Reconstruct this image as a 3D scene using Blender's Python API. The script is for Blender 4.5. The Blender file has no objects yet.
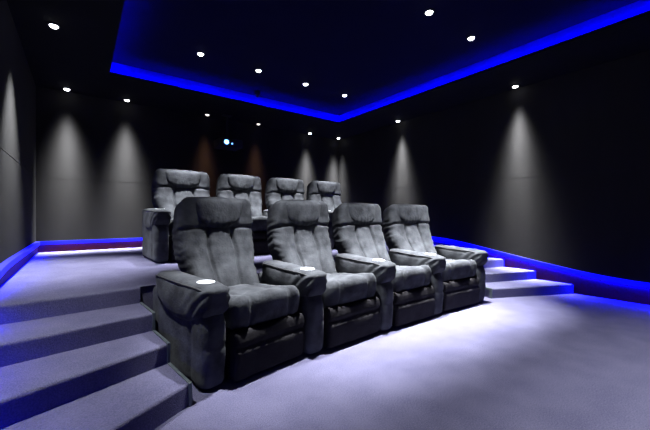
import bpy, bmesh, math, random
from mathutils import Vector, Matrix, noise

random.seed(7)
scene = bpy.context.scene
COL = scene.collection
PI = math.pi

# ------------------------------------------------------------------ camera, world, exposure
CAM_YAW = math.radians(36.9)
cam_data = bpy.data.cameras.new('camera')
cam_data.sensor_fit = 'HORIZONTAL'
cam_data.sensor_width = 36.0
cam_data.lens = 326.63 * 36.0 / 650.0
cam_data.clip_start = 0.02
cam = bpy.data.objects.new('camera', cam_data)
cam.location = (0, 0, 1.0)
cam.rotation_euler = (PI / 2, 0, -CAM_YAW)
COL.objects.link(cam)
scene.camera = cam

world = bpy.data.worlds.new('dark_room')
scene.world = world
world.use_nodes = True
world.node_tree.nodes['Background'].inputs[0].default_value = (0.3, 0.3, 0.5, 1)
world.node_tree.nodes['Background'].inputs[1].default_value = 0.0005

scene.view_settings.view_transform = 'Standard'
scene.view_settings.look = 'None'
scene.view_settings.exposure = 0.0
scene.view_settings.gamma = 1.0
scene.view_settings.use_curve_mapping = False
scene.cycles.use_denoising = True
scene.cycles.max_bounces = 6
scene.cycles.sample_clamp_indirect = 4.0

LAMP_WALL = 3000.0        # soffit spots that graze the walls
LAMP_DIM = 260.0
LAMP_TRAY_FRONT = 2600.0  # tray spots over the front row
LAMP_TRAY_REAR = 1650.0
LAMP_TRAY_SCREEN = 330.0
LAMP_LEFT = 820.0        # wider soffit spots over the left aisle
LED_BASE = 1.6
LED_BASE_DOWN = 520.0
LED_BASE_DOWN_LEFT = 150.0
LED_COVE = 110.0
LED_BLUE = (0.0, 0.0, 1.0)
SPOT_COLOUR = (0.93, 0.96, 1.0)

# ------------------------------------------------------------------ materials
def new_mat(name):
    m = bpy.data.materials.new(name)
    m.use_nodes = True
    nt = m.node_tree
    return m, nt, nt.nodes['Principled BSDF']

def noisy(name, c1, c2, scale=20.0, rough=0.9, bump=0.0, bump_scale=200.0, sheen=0.0, detail=4.0, spec=0.3, metallic=0.0, stretch=None):
    m, nt, b = new_mat(name)
    tc = nt.nodes.new('ShaderNodeTexCoord')
    src = tc.outputs['Object']
    if stretch:
        mp = nt.nodes.new('ShaderNodeMapping')
        mp.inputs['Scale'].default_value = stretch
        nt.links.new(src, mp.inputs['Vector'])
        src = mp.outputs['Vector']
    n = nt.nodes.new('ShaderNodeTexNoise')
    n.inputs['Scale'].default_value = scale
    n.inputs['Detail'].default_value = detail
    nt.links.new(src, n.inputs['Vector'])
    r = nt.nodes.new('ShaderNodeValToRGB')
    r.color_ramp.elements[0].position = 0.35
    r.color_ramp.elements[1].position = 0.68
    r.color_ramp.elements[0].color = (*c1, 1)
    r.color_ramp.elements[1].color = (*c2, 1)
    nt.links.new(n.outputs['Fac'], r.inputs['Fac'])
    nt.links.new(r.outputs['Color'], b.inputs['Base Color'])
    b.inputs['Roughness'].default_value = rough
    b.inputs['Specular IOR Level'].default_value = spec
    b.inputs['Metallic'].default_value = metallic
    if sheen:
        b.inputs['Sheen Weight'].default_value = sheen
        b.inputs['Sheen Roughness'].default_value = 0.4
    if bump:
        n2 = nt.nodes.new('ShaderNodeTexNoise')
        n2.inputs['Scale'].default_value = bump_scale
        n2.inputs['Detail'].default_value = 3.0
        nt.links.new(tc.outputs['Object'], n2.inputs['Vector'])
        bp = nt.nodes.new('ShaderNodeBump')
        bp.inputs['Strength'].default_value = bump
        bp.inputs['Distance'].default_value = 0.01
        nt.links.new(n2.outputs['Fac'], bp.inputs['Height'])
        nt.links.new(bp.outputs['Normal'], b.inputs['Normal'])
    return m

def emitter(name, colour, strength):
    m, nt, b = new_mat(name)
    b.inputs['Base Color'].default_value = (0, 0, 0, 1)
    b.inputs['Emission Color'].default_value = (*colour, 1)
    b.inputs['Emission Strength'].default_value = strength
    return m

M = {}
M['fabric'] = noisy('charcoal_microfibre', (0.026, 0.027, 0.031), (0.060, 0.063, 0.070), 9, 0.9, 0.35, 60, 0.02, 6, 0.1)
M['fabric_shaded'] = noisy('charcoal_microfibre_shaded', (0.008, 0.007, 0.0085), (0.013, 0.012, 0.014), 12, 0.85, 0.3, 60, 0.0, 4, 0.12)  # darker copy of the fabric: shade below the seat put into its colour
M['piping'] = noisy('black_piping', (0.012, 0.012, 0.014), (0.02, 0.02, 0.022), 30, 0.6)
M['plate'] = noisy('white_plate', (0.85, 0.87, 0.9), (0.9, 0.92, 0.95), 30, 0.3, spec=0.6)
def carpet_mat():
    m, nt, b = new_mat('lavender_grey_carpet')
    tc = nt.nodes.new('ShaderNodeTexCoord')
    def nz(scale, detail):
        n = nt.nodes.new('ShaderNodeTexNoise')
        n.inputs['Scale'].default_value = scale
        n.inputs['Detail'].default_value = detail
        nt.links.new(tc.outputs['Object'], n.inputs['Vector'])
        return n.outputs['Fac']
    mix = nt.nodes.new('ShaderNodeMix')
    mix.inputs['Factor'].default_value = 0.33
    nt.links.new(nz(150, 2), mix.inputs['A'])
    nt.links.new(nz(5, 5), mix.inputs['B'])
    r = nt.nodes.new('ShaderNodeValToRGB')
    r.color_ramp.elements[0].position = 0.36
    r.color_ramp.elements[1].position = 0.64
    r.color_ramp.elements[0].color = (0.064, 0.061, 0.105, 1)
    r.color_ramp.elements[1].color = (0.110, 0.105, 0.162, 1)
    nt.links.new(mix.outputs['Result'], r.inputs['Fac'])
    nt.links.new(r.outputs['Color'], b.inputs['Base Color'])
    b.inputs['Roughness'].default_value = 1.0
    b.inputs['Specular IOR Level'].default_value = 0.02
    bp = nt.nodes.new('ShaderNodeBump')
    bp.inputs['Strength'].default_value = 0.7
    bp.inputs['Distance'].default_value = 0.008
    nt.links.new(nz(190, 3), bp.inputs['Height'])
    nt.links.new(bp.outputs['Normal'], b.inputs['Normal'])
    return m
M['carpet'] = carpet_mat()
M['wall'] = noisy('taupe_fabric_wall', (0.017, 0.016, 0.0155), (0.0215, 0.0205, 0.020), 3, 0.95, 0.15, 600, 0.0, 4, 0.1, stretch=(1, 1, 0.2))
M['ceiling'] = noisy('black_ceiling_paint', (0.004, 0.004, 0.005), (0.006, 0.006, 0.007), 4, 0.9, spec=0.1)
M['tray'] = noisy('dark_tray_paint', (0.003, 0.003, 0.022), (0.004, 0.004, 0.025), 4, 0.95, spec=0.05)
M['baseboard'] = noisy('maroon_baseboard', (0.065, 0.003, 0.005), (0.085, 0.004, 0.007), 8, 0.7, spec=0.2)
M['upstand'] = noisy('blue_glow_cove_paint', (0.02, 0.02, 0.34), (0.025, 0.025, 0.38), 4, 0.95, spec=0.05)  # blue of the strip's glow put into the paint colour
M['trim'] = noisy('dark_metal_trim', (0.07, 0.085, 0.085), (0.10, 0.12, 0.12), 30, 0.4, metallic=0.3)
M['black'] = noisy('black_plastic', (0.012, 0.012, 0.013), (0.018, 0.018, 0.02), 30, 0.5)
M['ring'] = noisy('downlight_ring', (0.03, 0.03, 0.032), (0.04, 0.04, 0.042), 30, 0.5)
M['lens'] = emitter('downlight_lens', (0.92, 0.96, 1.0), 14.0)
M['lens_dim'] = emitter('dimmed_downlight_lens', (1.0, 0.93, 0.85), 2.2)
M['proj_lens'] = emitter('projector_lens', (0.12, 0.35, 1.0), 9.0)
M['proj_led'] = emitter('projector_indicator', (0.15, 0.4, 1.0), 3.0)
M['led_base'] = emitter('blue_led_base', LED_BLUE, LED_BASE)
M['led_down'] = emitter('blue_led_base_underside', LED_BLUE, LED_BASE_DOWN)
M['led_down_left'] = emitter('blue_led_left_underside', LED_BLUE, LED_BASE_DOWN_LEFT)
M['led_cove'] = emitter('blue_led_cove', LED_BLUE, LED_COVE)

# ------------------------------------------------------------------ helpers
def link(name, bm, mat, parent=None, smooth=True, loc=None):
    bmesh.ops.recalc_face_normals(bm, faces=bm.faces[:])
    me = bpy.data.meshes.new(name)
    bm.to_mesh(me)
    bm.free()
    if smooth:
        for p in me.polygons:
            p.use_smooth = True
    me.materials.append(mat)
    o = bpy.data.objects.new(name, me)
    COL.objects.link(o)
    if parent is not None:
        o.parent = parent
    if loc is not None:
        o.location = loc
    return o

def thing(name, label, cat, loc=(0, 0, 0), rz=0.0, group=None):
    o = bpy.data.objects.new(name, None)
    o.empty_display_size = 0.1
    COL.objects.link(o)
    o.location = loc
    o.rotation_euler = (0, 0, rz)
    o['label'] = label
    o['category'] = cat
    if group:
        o['group'] = group
    return o

def struct(o, label=None, cat=None):
    o['kind'] = 'structure'
    if label:
        o['label'] = label
    if cat:
        o['category'] = cat
    return o

def add_box(bm, x0, x1, y0, y1, z0, z1):
    v = [bm.verts.new(p) for p in ((x0, y0, z0), (x1, y0, z0), (x1, y1, z0), (x0, y1, z0),
                                   (x0, y0, z1), (x1, y0, z1), (x1, y1, z1), (x0, y1, z1))]
    for f in ((0, 3, 2, 1), (4, 5, 6, 7), (0, 1, 5, 4), (1, 2, 6, 5), (2, 3, 7, 6), (3, 0, 4, 7)):
        bm.faces.new([v[i] for i in f])

def box_bm(*a):
    bm = bmesh.new()
    add_box(bm, *a)
    return bm

def bevel(bm, r, seg=2):
    bmesh.ops.bevel(bm, geom=bm.edges[:], offset=r, segments=seg, profile=0.5, affect='EDGES')
    return bm

def add_prism(bm, pts, z0, z1):
    lo = [bm.verts.new((x, y, z0)) for x, y in pts]
    hi = [bm.verts.new((x, y, z1)) for x, y in pts]
    n = len(pts)
    bm.faces.new(lo[::-1])
    bm.faces.new(hi)
    for i in range(n):
        j = (i + 1) % n
        bm.faces.new((lo[i], lo[j], hi[j], hi[i]))
    return lo, hi

def axis(h, r, n_mid, n_r=4):
    """coordinates across [-h, h], dense in the rounded rims"""
    rim = [h - r + r * math.tan(PI / 4 * k / n_r) for k in range(n_r + 1)]
    mid = [(-1 + 2 * k / n_mid) * (h - r) for k in range(1, n_mid)]
    return [-x for x in rim[::-1]] + mid + rim

def rounded(a, b, c, r, nx, ny, nz, fn=None, n_r=4):
    """rounded box of half sizes a, b, c, corner radius r, deformed by fn(Vector)"""
    bm = bmesh.new()
    X, Y, Z = axis(a, r, nx, n_r), axis(b, r, ny, n_r), axis(c, r, nz, n_r)
    def put(p):
        q = Vector((max(-a + r, min(a - r, p[0])), max(-b + r, min(b - r, p[1])), max(-c + r, min(c - r, p[2]))))
        d = Vector(p) - q
        q = q + d.normalized() * r
        return bm.verts.new(q)
    def face(P, Q, mk):
        g = [[put(mk(u, v)) for v in Q] for u in P]
        for i in range(len(P) - 1):
            for j in range(len(Q) - 1):
                bm.faces.new((g[i][j], g[i + 1][j], g[i + 1][j + 1], g[i][j + 1]))
    for s in (-1, 1):
        face(X, Y, lambda u, v: (u, v, s * c))
        face(X, Z, lambda u, v: (u, s * b, v))
        face(Y, Z, lambda u, v: (s * a, u, v))
    bmesh.ops.remove_doubles(bm, verts=bm.verts[:], dist=1e-5)
    if fn:
        for v in bm.verts:
            v.co = fn(v.co.copy())
    return bm

def gauss(x, s):
    return math.exp(-(x / s) ** 2)

def sstep(a, b, x):
    t = max(0.0, min(1.0, (x - a) / (b - a)))
    return t * t * (3 - 2 * t)

def wob(p, scale, seed):
    return noise.noise(Vector((p[0] * scale + seed, p[1] * scale - seed, p[2] * scale + 2 * seed)))

def add_tube(bm, pts, r, n=6, closed=False):
    rings = []
    N = len(pts)
    for i, p in enumerate(pts):
        p = Vector(p)
        if closed:
            t = Vector(pts[(i + 1) % N]) - Vector(pts[i - 1])
        else:
            t = Vector(pts[min(i + 1, N - 1)]) - Vector(pts[max(i - 1, 0)])
        t.normalize()
        up = Vector((0, 0, 1)) if abs(t.z) < 0.9 else Vector((1, 0, 0))
        s = t.cross(up).normalized()
        u = s.cross(t)
        rings.append([bm.verts.new(p + r * (math.cos(2 * PI * k / n) * s + math.sin(2 * PI * k / n) * u)) for k in range(n)])
    for i in range(N if closed else N - 1):
        A, B = rings[i], rings[(i + 1) % N]
        for k in range(n):
            bm.faces.new((A[k], A[(k + 1) % n], B[(k + 1) % n], B[k]))
    if not closed:
        bm.faces.new(rings[0][::-1])
        bm.faces.new(rings[-1])

def add_lathe(bm, prof, n=28):
    rings = []
    for r, z in prof:
        rings.append([bm.verts.new((r * math.cos(2 * PI * k / n), r * math.sin(2 * PI * k / n), z)) for k in range(n)])
    for A, B in zip(rings, rings[1:]):
        for k in range(n):
            bm.faces.new((A[k], A[(k + 1) % n], B[(k + 1) % n], B[k]))
    bm.faces.new(rings[0])
    bm.faces.new(rings[-1][::-1])

# ------------------------------------------------------------------ room dimensions (metres)
XL, XR, YF, YB = -0.50, 5.07, -1.8, 6.20      # walls
H_SOFFIT, H_TRAY = 2.835, 3.03
LIP = 0.016
TX0, TX1, TY0, TY1 = 0.308, 4.16, -0.75, 5.086  # opening of the ceiling tray
RISE = 0.116
PLAT = 4 * RISE
SEAM = 1.53

# ------------------------------------------------------------------ structure
struct(link('floor', box_bm(XL - 0.1, XR + 0.1, YF - 0.1, YB + 0.1, -0.1, 0), M['carpet'], smooth=False))

def wall(name, x0, x1, y0, y1, nx, ny):
    """fabric-covered wall: an upper and a lower panel with a thin seam between, on a backing slab"""
    bm = bmesh.new()
    g = 0.003
    top = H_TRAY + 0.1
    add_box(bm, x0, x1, y0, y1, 0, SEAM - g)
    add_box(bm, x0, x1, y0, y1, SEAM + g, top)
    k = 0.006
    add_box(bm, x0 + (k if nx < 0 else 0) + (0 if nx else 0.0), x1 - (k if nx > 0 else 0),
            y0 + (k if ny < 0 else 0), y1 - (k if ny > 0 else 0), SEAM - g, SEAM + g)
    return struct(link(name, bm, M['wall'], smooth=False))

wall('wall_left', XL - 0.1, XL, YF, YB, 1, 0)
wall('wall_right', XR, XR + 0.1, YF, YB, -1, 0)
wall('wall_back', XL - 0.1, XR + 0.1, YB, YB + 0.1, 0, -1)
wall('wall_front', XL - 0.1, XR + 0.1, YF - 0.1, YF, 0, 1)

# ceiling: black soffit ring round a raised tray
def ring_bm(z0, z1, hx0, hx1, hy0, hy1, ox0, ox1, oy0, oy1):
    bm = bmesh.new()
    add_box(bm, ox0, ox1, oy0, hy0, z0, z1)
    add_box(bm, ox0, ox1, hy1, oy1, z0, z1)
    add_box(bm, ox0, hx0, hy0, hy1, z0, z1)
    add_box(bm, hx1, ox1, hy0, hy1, z0, z1)
    return bm
struct(link('ceiling', ring_bm(H_SOFFIT, H_SOFFIT + LIP, TX0, TX1, TY0, TY1, XL, XR, YF, YB), M['ceiling'], smooth=False))
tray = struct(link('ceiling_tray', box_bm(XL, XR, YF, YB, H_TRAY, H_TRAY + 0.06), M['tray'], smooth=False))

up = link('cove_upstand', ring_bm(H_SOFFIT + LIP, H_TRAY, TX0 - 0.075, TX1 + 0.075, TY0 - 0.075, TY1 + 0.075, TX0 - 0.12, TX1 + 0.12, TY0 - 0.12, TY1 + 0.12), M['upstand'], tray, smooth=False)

# shallow rim added round the opening to cut off the strip's sideways light
link('added_cove_baffle', ring_bm(H_SOFFIT + LIP, H_SOFFIT + LIP + 0.018, TX0, TX1, TY0, TY1, TX0 - 0.008, TX1 + 0.008, TY0 - 0.008, TY1 + 0.008), M['ceiling'], tray, smooth=False)

# LED strip hidden on top of the soffit lip, lighting the tray above
cove = thing('cove_light', 'blue LED strip glowing round the edge of the raised ceiling tray', 'light strip', ((TX0 + TX1) / 2, (TY0 + TY1) / 2, H_SOFFIT + LIP))
bm = bmesh.new()
o = 0.036
hx, hy = (TX1 - TX0) / 2 + o, (TY1 - TY0) / 2 + o
w = 0.02
for (a, b, c, d) in ((-hx, hx, hy, hy + w), (-hx, hx, -hy - w, -hy), (-hx - w, -hx, -hy, hy), (hx, hx + w, -hy, hy)):
    add_box(bm, a, b, c, d, 0.0, 0.002)
link('led_strip', bm, M['led_cove'], cove, smooth=False)

# carpeted platform for the rear row
LEFT_EDGE = [(0.46, 1.80), (0.42, 2.12), (0.39, 2.42), (0.36, 2.76)]
LEFT_WALL_Y = [1.27, 1.81, 2.27, 2.70]
RIGHT_EDGE = [(3.94, 1.93), (3.99, 2.24), (4.03, 2.56), (4.06, 2.86)]
RIGHT_WALL_Y = [1.43, 1.86, 2.28, 2.70]
P0, P1 = (XL, LEFT_WALL_Y[3]), LEFT_EDGE[3]
P2, P3 = RIGHT_EDGE[3], (XR, RIGHT_WALL_Y[3])

def carpet_block(pts, z0, z1, round_n, r=0.016):
    """prism whose first round_n top edges (the nosings) are rounded like carpet over an edge"""
    bm = bmesh.new()
    lo, hi = add_prism(bm, pts, z0, z1)
    es = []
    for i in range(round_n):
        e = bm.edges.get((hi[i], hi[i + 1]))
        if e:
            es.append(e)
    bmesh.ops.bevel(bm, geom=es, offset=r, segments=4, profile=0.5, affect='EDGES')
    return bm

plat = link('platform', carpet_block([P0, P1, (P1[0], 2.80), (P2[0], 2.86), P3, (XR, YB), (XL, YB)], 0.0, PLAT, 4), M['carpet'], smooth=False)
struct(plat, 'raised carpeted platform under the rear row of recliners', 'platform')

# ------------------------------------------------------------------ stair flights
def stairs(label, edge, wall_y, wall_x, side):
    root = thing('carpeted_stairs', label, 'stairs', (edge[0][0], edge[0][1], 0))
    o = Vector((edge[0][0], edge[0][1]))
    for k in range(3):
        a, b = Vector(edge[k]) - o, Vector((wall_x, wall_y[k])) - o
        c, d = Vector((wall_x, wall_y[k + 1])) - o, Vector(edge[k + 1]) - o
        st = link('step', carpet_block([b, a, d, c] if side < 0 else [a, b, c, d], 0.0, RISE * (k + 1), 1), M['carpet'], root, smooth=False)
        # dark metal edging over the open side of the tread and down the riser end
        bm = bmesh.new()
        z = RISE * (k + 1)
        t = (d - a).normalized()
        n = Vector((-t.y, t.x)) * (1 if side > 0 else -1)     # away from the tread
        w1, w0 = n * 0.010, n * -0.006
        f = a - t * 0.012
        e = d
        add_prism(bm, [f + w0, f + w1, e + w1, e + w0], z - 0.018, z + 0.006)
        f2 = a + t * 0.02
        add_prism(bm, [f + w0, f + w1, f2 + w1, f2 + w0], 0.0 if k == 0 else z - RISE, z - 0.018)
        link('edge_trim', bm, M['trim'], st, smooth=False)
    return root

stairs('three carpeted steps between the left wall and the front recliners', LEFT_EDGE, LEFT_WALL_Y, XL + 0.024, -1)
stairs('three carpeted steps between the front recliners and the right wall', RIGHT_EDGE, RIGHT_WALL_Y, XR - 0.024, 1)

# ------------------------------------------------------------------ baseboards with LED strips
def profile_height(y):
    """top of the baseboard on the side walls: level on the platform, ramping down past the steps"""
    pts = [(-9, 0.215), (0.5, 0.215), (0.9, 0.225), (1.16, 0.245), (1.41, 0.275), (1.8, 0.335), (2.33, 0.425), (2.7, 0.49),
           (2.97, 0.535), (3.25, 0.572), (3.55, 0.592), (3.9, 0.598), (9, 0.598)]
    for (a, za), (b, zb) in zip(pts, pts[1:]):
        if a <= y <= b:
            return za + (zb - za) * (y - a) / (b - a)
    return 0.6

BT = 0.022   # baseboard thickness
SH = 0.050   # strip height

def side_profile(x0, x1, y0, y1, top, low):
    bm = bmesh.new()
    n = 60
    sec = []
    for i in range(n + 1):
        y = y0 + (y1 - y0) * i / n
        h = profile_height(y)
        sec.append([bm.verts.new(p) for p in ((x0, y, low(h)), (x1, y, low(h)), (x1, y, top(h)), (x0, y, top(h)))])
    for A, B in zip(sec, sec[1:]):
        for k in range(4):
            bm.faces.new((A[k], A[(k + 1) % 4], B[(k + 1) % 4], B[k]))
    bm.faces.new(sec[0][::-1])
    bm.faces.new(sec[-1])
    return bm

def downlit(o, m='led_down_left'):
    """the strip shines mainly through the diffuser on its underside"""
    o.data.materials.append(M[m])
    for p in o.data.polygons:
        if p.normal.z < -0.8:
            p.material_index = 1

def side_board(name, xw, s):
    bb = struct(link(name, side_profile(xw, xw + s * BT, YF, YB, lambda h: h - SH / 2, lambda h: 0.0), M['baseboard'], smooth=False))
    downlit(link('led_strip', side_profile(xw, xw + s * (BT + 0.026), YF, YB - BT, lambda h: h + SH / 2, lambda h: h - SH / 2), M['led_base'], bb, smooth=False), 'led_down_left' if s > 0 else 'led_down')
    return bb

side_board('baseboard_left', XL, 1)
side_board('baseboard_right', XR, -1)
bb = struct(link('baseboard_back', box_bm(XL + BT, XR - BT, YB - BT, YB, PLAT, 0.598 - SH / 2), M['baseboard'], smooth=False))
downlit(link('led_strip', box_bm(XL + BT + 0.026, XR - BT - 0.016, YB - BT - 0.016, YB, 0.598 - SH / 2, 0.598 + SH / 2), M['led_base'], bb, smooth=False))

# ------------------------------------------------------------------ recliners
def make_seat(w, seed):
    a, b, c = w / 2 - 0.004, 0.325, 0.095
    def fn(p):
        x, y, z = p
        fy = (y + b) / (2 * b)                     # 0 front .. 1 rear
        xc = a * (0.58 + 0.05 * fy)
        seam = gauss(abs(x) - xc, 0.014)
        crown = (1 - (x / a) ** 2) * 0.012 * sstep(-0.2, 0.3, z / c)
        puff = 0.016 * (1 - abs(abs(x) - a * 0.75) / (a * 0.25)) if abs(x) > xc else 0.016 * (1 - (x / xc) ** 2)
        up = sstep(-0.1, 0.8, z / c)
        front = sstep(0.35, 0.0, fy)
        p.z += up * (crown + puff - seam * 0.020) + 0.018 * front * up - 0.05 * fy * up
        p.y -= front * (puff * 1.2 - seam * 0.022) * sstep(-1.2, 0.2, z / c)
        # gathers under the front lip
        p.y += front * sstep(0.3, -0.8, z / c) * (0.020 + 0.004 * math.sin(x * 120 + seed) * (1 + wob((x * 5, 0, 0), 3, seed)))
        p.z += 0.010 * wob(p, 7, seed) * up + 0.005 * wob(p, 18, seed + 3) * up
        return p
    return rounded(a, b, c, 0.055, 30, 22, 6, fn)

BACK_TILT = math.radians(20.0)
BACK_C = 0.383
BEND = 0.37
def back_bend(zl):
    """forward curl of the upper back, in the frame of the untilted slab"""
    d = zl - 0.45
    if d <= 0:
        return 0.0
    return -BEND * (d * d / 0.16 if d < 0.08 else d - 0.04)
def make_back(w, seed, tilt=BACK_TILT):
    a, b, c = w / 2 - 0.02, 0.095, BACK_C
    def fn(p):
        x, y, z = p
        t = (z + c) / (2 * c)                      # 0 bottom .. 1 top
        fr = sstep(0.2, -0.9, y / b)               # front face weight
        s1 = gauss(abs(x) - a * (0.30 + 0.07 * math.sin(PI * min(1, t / 0.72))), 0.011) * sstep(0.74, 0.66, t)
        s2 = gauss(t - 0.715 - 0.012 * math.cos(x / a * PI), 0.014)
        chan = 0.014 * math.cos((x / (a * 0.36)) * PI / 2) ** 2 if abs(x) < a * 0.36 else 0.016 * math.sin((abs(x) / a - 0.36) / 0.64 * PI)
        chan *= sstep(0.78, 0.62, t)
        lower = 0.03 * gauss(t - 0.12, 0.2)        # lumbar fullness near the seat
        wing = 0.02 * sstep(0.5, 0.95, abs(x) / a) * sstep(0.6, 0.8, t)
        p.y -= fr * (chan + lower + wing) - fr * (s1 * 0.025 + s2 * 0.026)
        p.z -= fr * 0.010 * gauss(t - 0.76, 0.04)
        p.z += sstep(0.75, 1.0, t) * 0.020 * (1 - (x / a) ** 2)        # arched top
        p.x *= 1.0 + 0.15 * sstep(0.25, 0.52, t) - 0.055 * sstep(0.72, 1.0, t)
        p.y += back_bend(z + c)
        # wrinkles: fine pleats on the side faces, soft ones in front
        sd = sstep(0.7, 1.0, abs(x) / a)
        p.x += (1 if x > 0 else -1) * sd * 0.0035 * math.sin(t * 88 + 5 * wob(p, 9, seed)) * sstep(0.95, 0.7, t)
        p.y -= fr * (0.008 * wob(p, 8, seed) + 0.004 * wob(p, 22, seed + 5))
        return p
    bm = rounded(a, b, c, 0.06, 58, 5, 48, fn)
    R = Matrix.Rotation(-tilt, 4, 'X')
    for v in bm.verts:
        v.co = R @ (v.co + Vector((0, 0, c)))
    return bm

def make_headrest(w, seed, tilt=BACK_TILT):
    a, b, c = w * 0.345, 0.055, 0.128
    def fn(p):
        x, y, z = p
        t = z / c
        u = min(1.0, abs(x) / a)
        k = max(0.0, 1 - u * u) ** 0.7
        if t < 0:
            p.z *= 0.15 + 0.85 * k                                     # deep bowed lower edge
        else:
            p.z *= 1.0 - 0.08 * u ** 2
        p.x *= 1.02 + 0.08 * t
        p.y -= sstep(0.3, -0.9, y / b) * 0.032 * (1 - u ** 2) * (1 - 0.5 * t * t)
        low = sstep(-0.1, -0.9, t)
        p.y += low * 0.004 * math.sin(x * 130 + seed)                  # gathers at the lower seam
        p.y -= 0.004 * wob(p, 10, seed) + 0.002 * wob(p, 25, seed)
        return p
    bm = rounded(a, b, c, 0.055, 28, 4, 18, fn)
    zc = 2 * BACK_C - 0.105
    R = Matrix.Rotation(-tilt, 4, 'X')
    R2 = Matrix.Rotation(math.atan(BEND), 4, 'X')
    for v in bm.verts:
        v.co = R @ (R2 @ v.co + Vector((0, back_bend(zc) - 0.046, zc)))
    return bm

def make_footrest(w, seed):
    a, b, c = w / 2 - 0.008, 0.04, 0.15
    def fn(p):
        x, y, z = p
        t = z / c
        fr = sstep(0.3, -0.8, y / b)
        p.y -= fr * (0.016 * (1 - t * t) - 0.020 * gauss(t - 0.35, 0.09))
        p.y -= fr * (0.007 * wob(p, 9, seed) + 0.003 * math.sin(x * 90 + 5 * t) * gauss(t - 0.35, 0.4))
        return p
    return rounded(a, b, c, 0.03, 22, 3, 16, fn)

def make_post(seed, wa):
    """upholstered arm body: rounded front column and flat side panel"""
    a, b, c = wa / 2 - 0.004, 0.36, 0.258
    def fn(p):
        x, y, z = p
        fy = y + b
        col = gauss(fy - 0.07, 0.075)
        dent = gauss(fy - 0.175, 0.018)
        s = 1 if x > 0 else -1
        p.x += s * sstep(0.3, 1.0, abs(x) / a) * (0.008 * col - 0.008 * dent + 0.006 * wob(p, 7, seed))
        p.y -= sstep(0.10, 0.0, fy) * (0.012 * math.sin((z / c + 1) * PI / 2) + 0.006 * wob(p, 9, seed))
        p.y += sstep(0.12, 0.0, fy) * 0.035 * sstep(0.10, 0.20, z)     # set back under the nose of the pad
        # horizontal creases on the column
        p.y += sstep(0.10, 0.0, fy) * 0.008 * (gauss(z + 0.02, 0.012) + gauss(z - 0.12, 0.012))
        if z < 0:
            p.y += sstep(0.2, 0.0, fy) * 0.008 * (z / c) ** 2
        return p
    return rounded(a, b, c, 0.045, 6, 40, 24, fn)

PAD_ZT, PAD_ZB = 0.598, 0.35
def pad_top(y):
    return PAD_ZT - 0.012 * sstep(0.12, -0.05, y) + 0.012 * sstep(0.2, 0.6, y)

def make_pad(seed, wa):
    a, b, c = wa / 2 + 0.012, 0.335, 0.11
    def fn(p):
        x, y, z = p
        yy = y + b - 0.030                        # 0 at the column front
        t = (z / c + 1) / 2
        arc = ((yy - 0.29) / 0.34)
        zb = PAD_ZB + 0.118 * min(1.1, abs(arc) ** 2.2)
        zt = pad_top(yy)
        p.z = zb + (zt - zb) * t
        p.z += 0.008 * (1 - (x / a) ** 2) * sstep(0.6, 1, t)
        s = 1 if x > 0 else -1
        p.x += s * sstep(0.4, 1.0, abs(x) / a) * (0.018 * math.sin(PI * min(1, t * 1.05)) * sstep(0.62, 0.45, yy) * (0.35 + 0.65 * sstep(0.0, 0.14, yy)) - 0.008 * (1 - t))
        # drapery folds near the front
        f = sstep(0.26, 0.06, yy)
        p.x += s * sstep(0.4, 1.0, abs(x) / a) * f * 0.006 * math.sin(t * 16 + yy * 60)
        p.y = yy
        p.y += 0.008 * sstep(0.06, -0.04, yy) * sstep(0.45, 0.0, t)
        p.z += 0.004 * wob(p, 12, seed)
        return p
    return rounded(a, b, c, 0.045, 10, 30, 12, fn)

def make_piping(wa):
    bm = bmesh.new()
    a = wa / 2 + 0.013
    for s in (-1, 1):
        pts = []
        for i in range(26):
            yy = 0.60 - 0.59 * i / 25
            pts.append((s * (a - 0.004 - 0.012 * sstep(0.1, 0.0, yy)), yy, pad_top(yy) - 0.016 - 0.006 * sstep(0.08, 0.0, yy)))
        add_tube(bm, pts, 0.006, 6)
    return bm

def make_plate():
    bm = bmesh.new()
    add_lathe(bm, [(0.044, 0.0), (0.044, 0.004), (0.040, 0.006)], 28)
    bmesh.ops.scale(bm, vec=(1.15, 1.3, 1), verts=bm.verts[:])
    return bm

MESH = {}
def shared(key, mk):
    """mesh data made once for a size and reused by the copies"""
    if key not in MESH:
        bm = mk()
        bmesh.ops.recalc_face_normals(bm, faces=bm.faces[:])
        me = bpy.data.meshes.new(key)
        bm.to_mesh(me)
        bm.free()
        for p in me.polygons:
            p.use_smooth = True
        MESH[key] = me
    return MESH[key]

def part(name, me, mat, parent, loc=(0, 0, 0), rz=0.0):
    if not me.materials:
        me.materials.append(mat)
    o = bpy.data.objects.new(name, me)
    COL.objects.link(o)
    o.parent = parent
    o.location = loc
    o.rotation_euler = (0, 0, rz)
    return o

ARM_W = 0.145
def armrest(root, x, y, rz, seed, plate=True):
    """x, y: the front of the arm in the frame of its recliner"""
    c, n = math.cos(rz), math.sin(rz)
    post = part('armrest', shared('arm_body_%d' % seed, lambda: make_post(seed, ARM_W)), M['fabric'], root, (x - n * 0.42, y + c * 0.36, 0.262), rz)
    base = (0, -0.36, -0.262)      # the front of the arm on the floor, in the frame of the arm body
    part('armrest_pad', shared('arm_pad_%d' % seed, lambda: make_pad(seed, ARM_W)), M['fabric'], post, base)
    part('piping', shared('arm_piping', lambda: make_piping(ARM_W)), M['piping'], post, base)
    if not plate:
        return post
    pl = part('control_plate', shared('arm_plate', make_plate), M['plate'], post, (0.0, -0.36 + 0.115, -0.262 + 0.601))
    pl['label'] = 'white oval plate'
    return post

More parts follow.
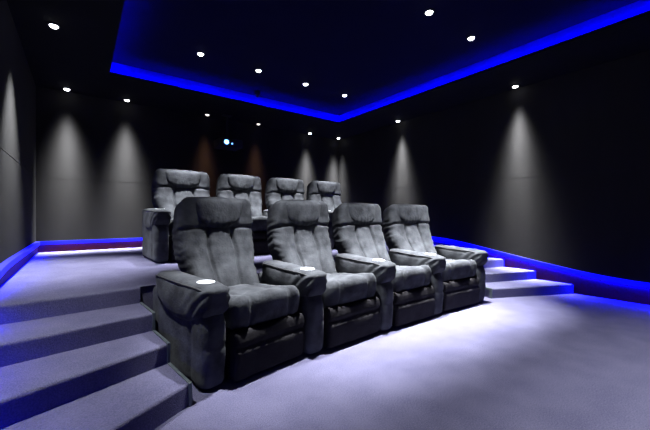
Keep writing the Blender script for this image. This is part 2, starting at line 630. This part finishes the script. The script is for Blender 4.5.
def recliner(label, group, arms, i, z, seed, last, tilt=BACK_TILT):
    """arms: (x, y, degrees) of the arm fronts; this recliner owns the arm on its left, the last one both"""
    (xa, ya, ra), (xb, yb, rb) = arms[i], arms[i + 1]
    cx, cy, rz = (xa + xb) / 2, (ya + yb) / 2, math.radians((ra + rb) / 2)
    w = math.hypot(xb - xa, yb - ya) - ARM_W
    root = thing('recliner', label, 'recliner', (cx, cy, z), rz, group)
    link('base', box_bm(-w / 2 + 0.03, w / 2 - 0.03, 0.10, 0.80, 0.0, 0.28), M['fabric_shaded'], root, smooth=False)
    link('footrest', make_footrest(w - 0.02, seed), M['fabric_shaded'], root, loc=(0, 0.04, 0.165))
    link('seat', make_seat(w - 0.055, seed), M['fabric'], root, loc=(0, 0.335, 0.385))
    bk = link('backrest', make_back(w, seed, tilt), M['fabric'], root, loc=(0, 0.605, 0.355))
    link('headrest', make_headrest(w, seed, tilt), M['fabric'], bk)
    def arm(x, y, r, k, plate=True):
        d = Matrix.Rotation(-rz, 2) @ Vector((x - cx, y - cy))
        armrest(root, d.x, d.y, math.radians(r) - rz, 1 + k % 3, plate)
    arm(xa, ya, ra, seed)
    if last:
        arm(xb, yb, rb, seed + 1, False)
    return root

FRONT_ARMS = [(0.628, 1.86, 13), (1.357, 1.89, 5.5), (2.11, 1.90, 1.5), (2.85, 1.90, -2), (3.65, 1.89, -6)]
front_labels = [
    'charcoal fabric recliner at the near left end of the front row beside the left steps',
    'charcoal fabric recliner second from the left steps in the front row',
    'charcoal fabric recliner third from the left steps in the front row',
    'charcoal fabric recliner at the far right end of the front row beside the right steps',
]
for i in range(4):
    recliner(front_labels[i], 'front row of joined recliners', FRONT_ARMS, i, 0.0, i + 1, i == 3, math.radians((20, 20, 23.5, 23)[i]))

REAR_ARMS = [(0.73, 3.95, 3), (1.55, 3.97, 1), (2.33, 3.97, 0), (3.11, 3.97, -1), (3.89, 3.95, -3)]
rear_labels = [
    'charcoal recliner at the left end of the rear row, left armrest in view',
    'charcoal recliner second from the left in the rear row on the platform',
    'charcoal recliner third from the left in the rear row on the platform',
    'charcoal recliner at the right end of the rear row, mostly hidden by front headrests',
]
for i in range(4):
    recliner(rear_labels[i], 'rear row of joined recliners', REAR_ARMS, i, PLAT, i + 11, i == 3)

# ------------------------------------------------------------------ downlights
def downlight(label, group, x, y, z, power, spot_deg, blend, lens, r=0.036, tint=SPOT_COLOUR, aim=(0, 0), beam=False):
    root = thing('downlight', label, 'downlight', (x, y, z), 0, group)
    part('trim_ring', shared('downlight_ring', lambda: ring_mesh(0.036)), M['ring'], root)
    part('lens', shared('downlight_lens_' + lens, lambda: lens_mesh(r)), M[lens], root)
    ld = bpy.data.lights.new('lamp', 'SPOT')
    ld.energy = power
    ld.color = tint
    ld.spot_size = math.radians(spot_deg)
    ld.spot_blend = blend
    ld.shadow_soft_size = 0.03
    if beam:            # lensed narrow beam: weakens with distance less than a bare bulb
        ld.use_nodes = True
        nt = ld.node_tree
        fo = nt.nodes.new('ShaderNodeLightFalloff')
        fo.inputs['Strength'].default_value = 1.0
        # beam profile: a gaussian in the angle off the axis, as from a lens
        tc = nt.nodes.new('ShaderNodeTexCoord')
        sp = nt.nodes.new('ShaderNodeSeparateXYZ')
        nt.links.new(tc.outputs['Normal'], sp.inputs['Vector'])
        def op(kind, a, b=None):
            n = nt.nodes.new('ShaderNodeMath')
            n.operation = kind
            for k, v in enumerate((a, b)):
                if v is None:
                    continue
                if isinstance(v, (int, float)):
                    n.inputs[k].default_value = v
                else:
                    nt.links.new(v, n.inputs[k])
            return n.outputs[0]
        th = op('ARCCOSINE', op('MINIMUM', op('ABSOLUTE', sp.outputs['Z']), 1.0))
        q = op('DIVIDE', th, math.radians(9.6))
        prof = op('EXPONENT', op('MULTIPLY', op('MULTIPLY', q, q), -1.0))
        nt.links.new(op('MULTIPLY', prof, fo.outputs['Linear']), nt.nodes['Emission'].inputs['Strength'])
    lo = bpy.data.objects.new('lamp', ld)
    COL.objects.link(lo)
    lo.parent = root
    lo.location = (0, 0, -0.05)
    lo.rotation_euler = (math.radians(aim[0]), math.radians(aim[1]), 0)
    return root

def ring_mesh(r):
    bm = bmesh.new()
    pr = [(r, -0.002), (r + 0.002, -0.010), (r + 0.012, -0.010), (r + 0.016, -0.004), (r + 0.016, 0.0), (r, 0.0)]
    n = 28
    rings = [[bm.verts.new((a * math.cos(2 * PI * k / n), a * math.sin(2 * PI * k / n), z)) for k in range(n)] for a, z in pr]
    for i in range(len(rings)):
        A, B = rings[i], rings[(i + 1) % len(rings)]
        for k in range(n):
            bm.faces.new((A[k], A[(k + 1) % n], B[(k + 1) % n], B[k]))
    return bm

def lens_mesh(r):
    bm = bmesh.new()
    add_lathe(bm, [(r * math.cos(a), -0.002 - 0.75 * r * math.sin(a)) for a in [PI / 2 * q / 6 for q in range(6)]] + [(r * 0.08, -0.002 - 0.75 * r)], 24)
    return bm

g = 'downlights along the black soffit'
WL = [
    (-0.15, 6.05, 1.0, 'recessed downlight in the soffit nearest the back left corner'),
    (0.60, 6.05, 1.0, 'recessed downlight in the soffit second from the back left corner'),
    (1.86, 6.05, 0.0, 'dim downlight in the soffit above the left part of the rear row'),
    (2.87, 6.05, 0.0, 'dim downlight in the soffit just right of the projector'),
    (4.12, 6.05, 1.0, 'recessed downlight in the soffit on the back wall near the right corner'),
    (4.92, 6.02, 1.0, 'recessed downlight in the soffit at the back right corner'),
    (4.95, 4.23, 1.0, 'recessed downlight in the soffit along the right wall behind the front row'),
    (4.95, 2.09, 1.0, 'recessed downlight in the soffit along the right wall above the right steps'),
    (-0.20, 4.10, 1.6, 'large bright downlight in the soffit at the upper left of the photo'),
    (-0.20, 2.10, 0.6, 'recessed downlight in the soffit above the left steps'),
]
for x, y, k, lab in WL:
    # each is tipped a few degrees towards the wall it washes
    tip = (4.5, 0) if y > 5 else (0, 4.5 if x < 2 else -4.5)
    if k > 0 and x < 0 and y < 5:
        downlight(lab, g, x, y, H_SOFFIT, LAMP_LEFT * k, 62, 1.0, 'lens', aim=(0, 0))
    elif k > 0:
        downlight(lab, g, x, y, H_SOFFIT, LAMP_WALL * k, 70, 1.0, 'lens', aim=tip, beam=True)
    else:
        downlight(lab, g, x, y, H_SOFFIT, LAMP_DIM, 70, 1.0, 'lens_dim', tint=(1.0, 0.5, 0.3), aim=tip, beam=True)

g = 'downlights in the raised ceiling tray'
names = ['leftmost', 'second from the left', 'third from the left', 'rightmost']
for i in range(4):
    downlight('downlight in the ceiling tray, %s of the row over the rear recliners' % names[i], g,
              1.215 + 0.789 * i, 4.22, H_TRAY, LAMP_TRAY_REAR, 46, 1.0, 'lens', aim=(1.5, 0))
for i in range(4):
    downlight(('tray downlight above the near left front recliner', 'tray downlight above the second front recliner',
               'tray downlight at the top edge of the photo, nearest the camera',
               'tray downlight just right of and below the one at the top edge')[i], g,
              1.215 + 0.789 * i, 1.985, H_TRAY, LAMP_TRAY_FRONT * (0.62, 0.9, 1.25, 1.25)[i], 44, 1.0, 'lens', aim=(1.5, 0))

for i in range(4):
    downlight('downlight in the ceiling tray, %s of the row nearest the screen' % names[i], g,
              1.215 + 0.789 * i, -0.20, H_TRAY, LAMP_TRAY_SCREEN, 75, 1.0, 'lens')

# ------------------------------------------------------------------ projector on the back wall, sensor on the tray
pj = thing('projector', 'black projector with a glowing blue lens high on the back wall', 'projector', (2.17, 5.82, 2.215))
link('body', bevel(box_bm(-0.21, 0.21, -0.15, 0.20, 0.0, 0.15), 0.02, 3), M['black'], pj)
bm = bmesh.new()
add_lathe(bm, [(0.062, 0.0), (0.062, 0.03), (0.050, 0.034), (0.046, 0.02)], 28)
bmesh.ops.rotate(bm, cent=(0, 0, 0), matrix=Matrix.Rotation(PI / 2, 3, 'X'), verts=bm.verts[:])
lr = link('lens_ring', bm, M['ring'], pj, loc=(-0.10, -0.149, 0.075))
bm = bmesh.new()
add_lathe(bm, [(0.040, 0.0), (0.040, 0.004), (0.026, 0.012), (0.008, 0.016)], 24)
bmesh.ops.rotate(bm, cent=(0, 0, 0), matrix=Matrix.Rotation(PI / 2, 3, 'X'), verts=bm.verts[:])
link('lens', bm, M['proj_lens'], lr, loc=(0, -0.022, 0))
bm = bmesh.new()
add_lathe(bm, [(0.016, 0.0), (0.016, 0.004), (0.008, 0.006)], 16)
bmesh.ops.rotate(bm, cent=(0, 0, 0), matrix=Matrix.Rotation(PI / 2, 3, 'X'), verts=bm.verts[:])
link('indicator', bm, M['proj_led'], pj, loc=(0.01, -0.149, 0.06))
bm = bmesh.new()
add_box(bm, -0.10, 0.10, 0.02, 0.12, 0.15, 0.165)
add_tube(bm, [(0, 0.07, 0.165), (0, 0.07, 0.61)], 0.018, 12)
add_box(bm, -0.08, 0.08, 0.0, 0.14, 0.61, 0.62)
link('mount', bm, M['black'], pj, smooth=False)

sn = thing('ceiling_sensor', 'small black sensor on the ceiling tray in front of the blue cove', 'sensor', (2.33, 4.95, H_TRAY))
bm = bmesh.new()
add_lathe(bm, [(0.045, 0.0), (0.045, -0.05), (0.036, -0.065)], 24)
link('housing', bm, M['black'], sn)
bm = bmesh.new()
add_lathe(bm, [(0.030, -0.065), (0.026, -0.085), (0.014, -0.098), (0.003, -0.102)], 24)
link('dome', bm, M['ring'], sn)
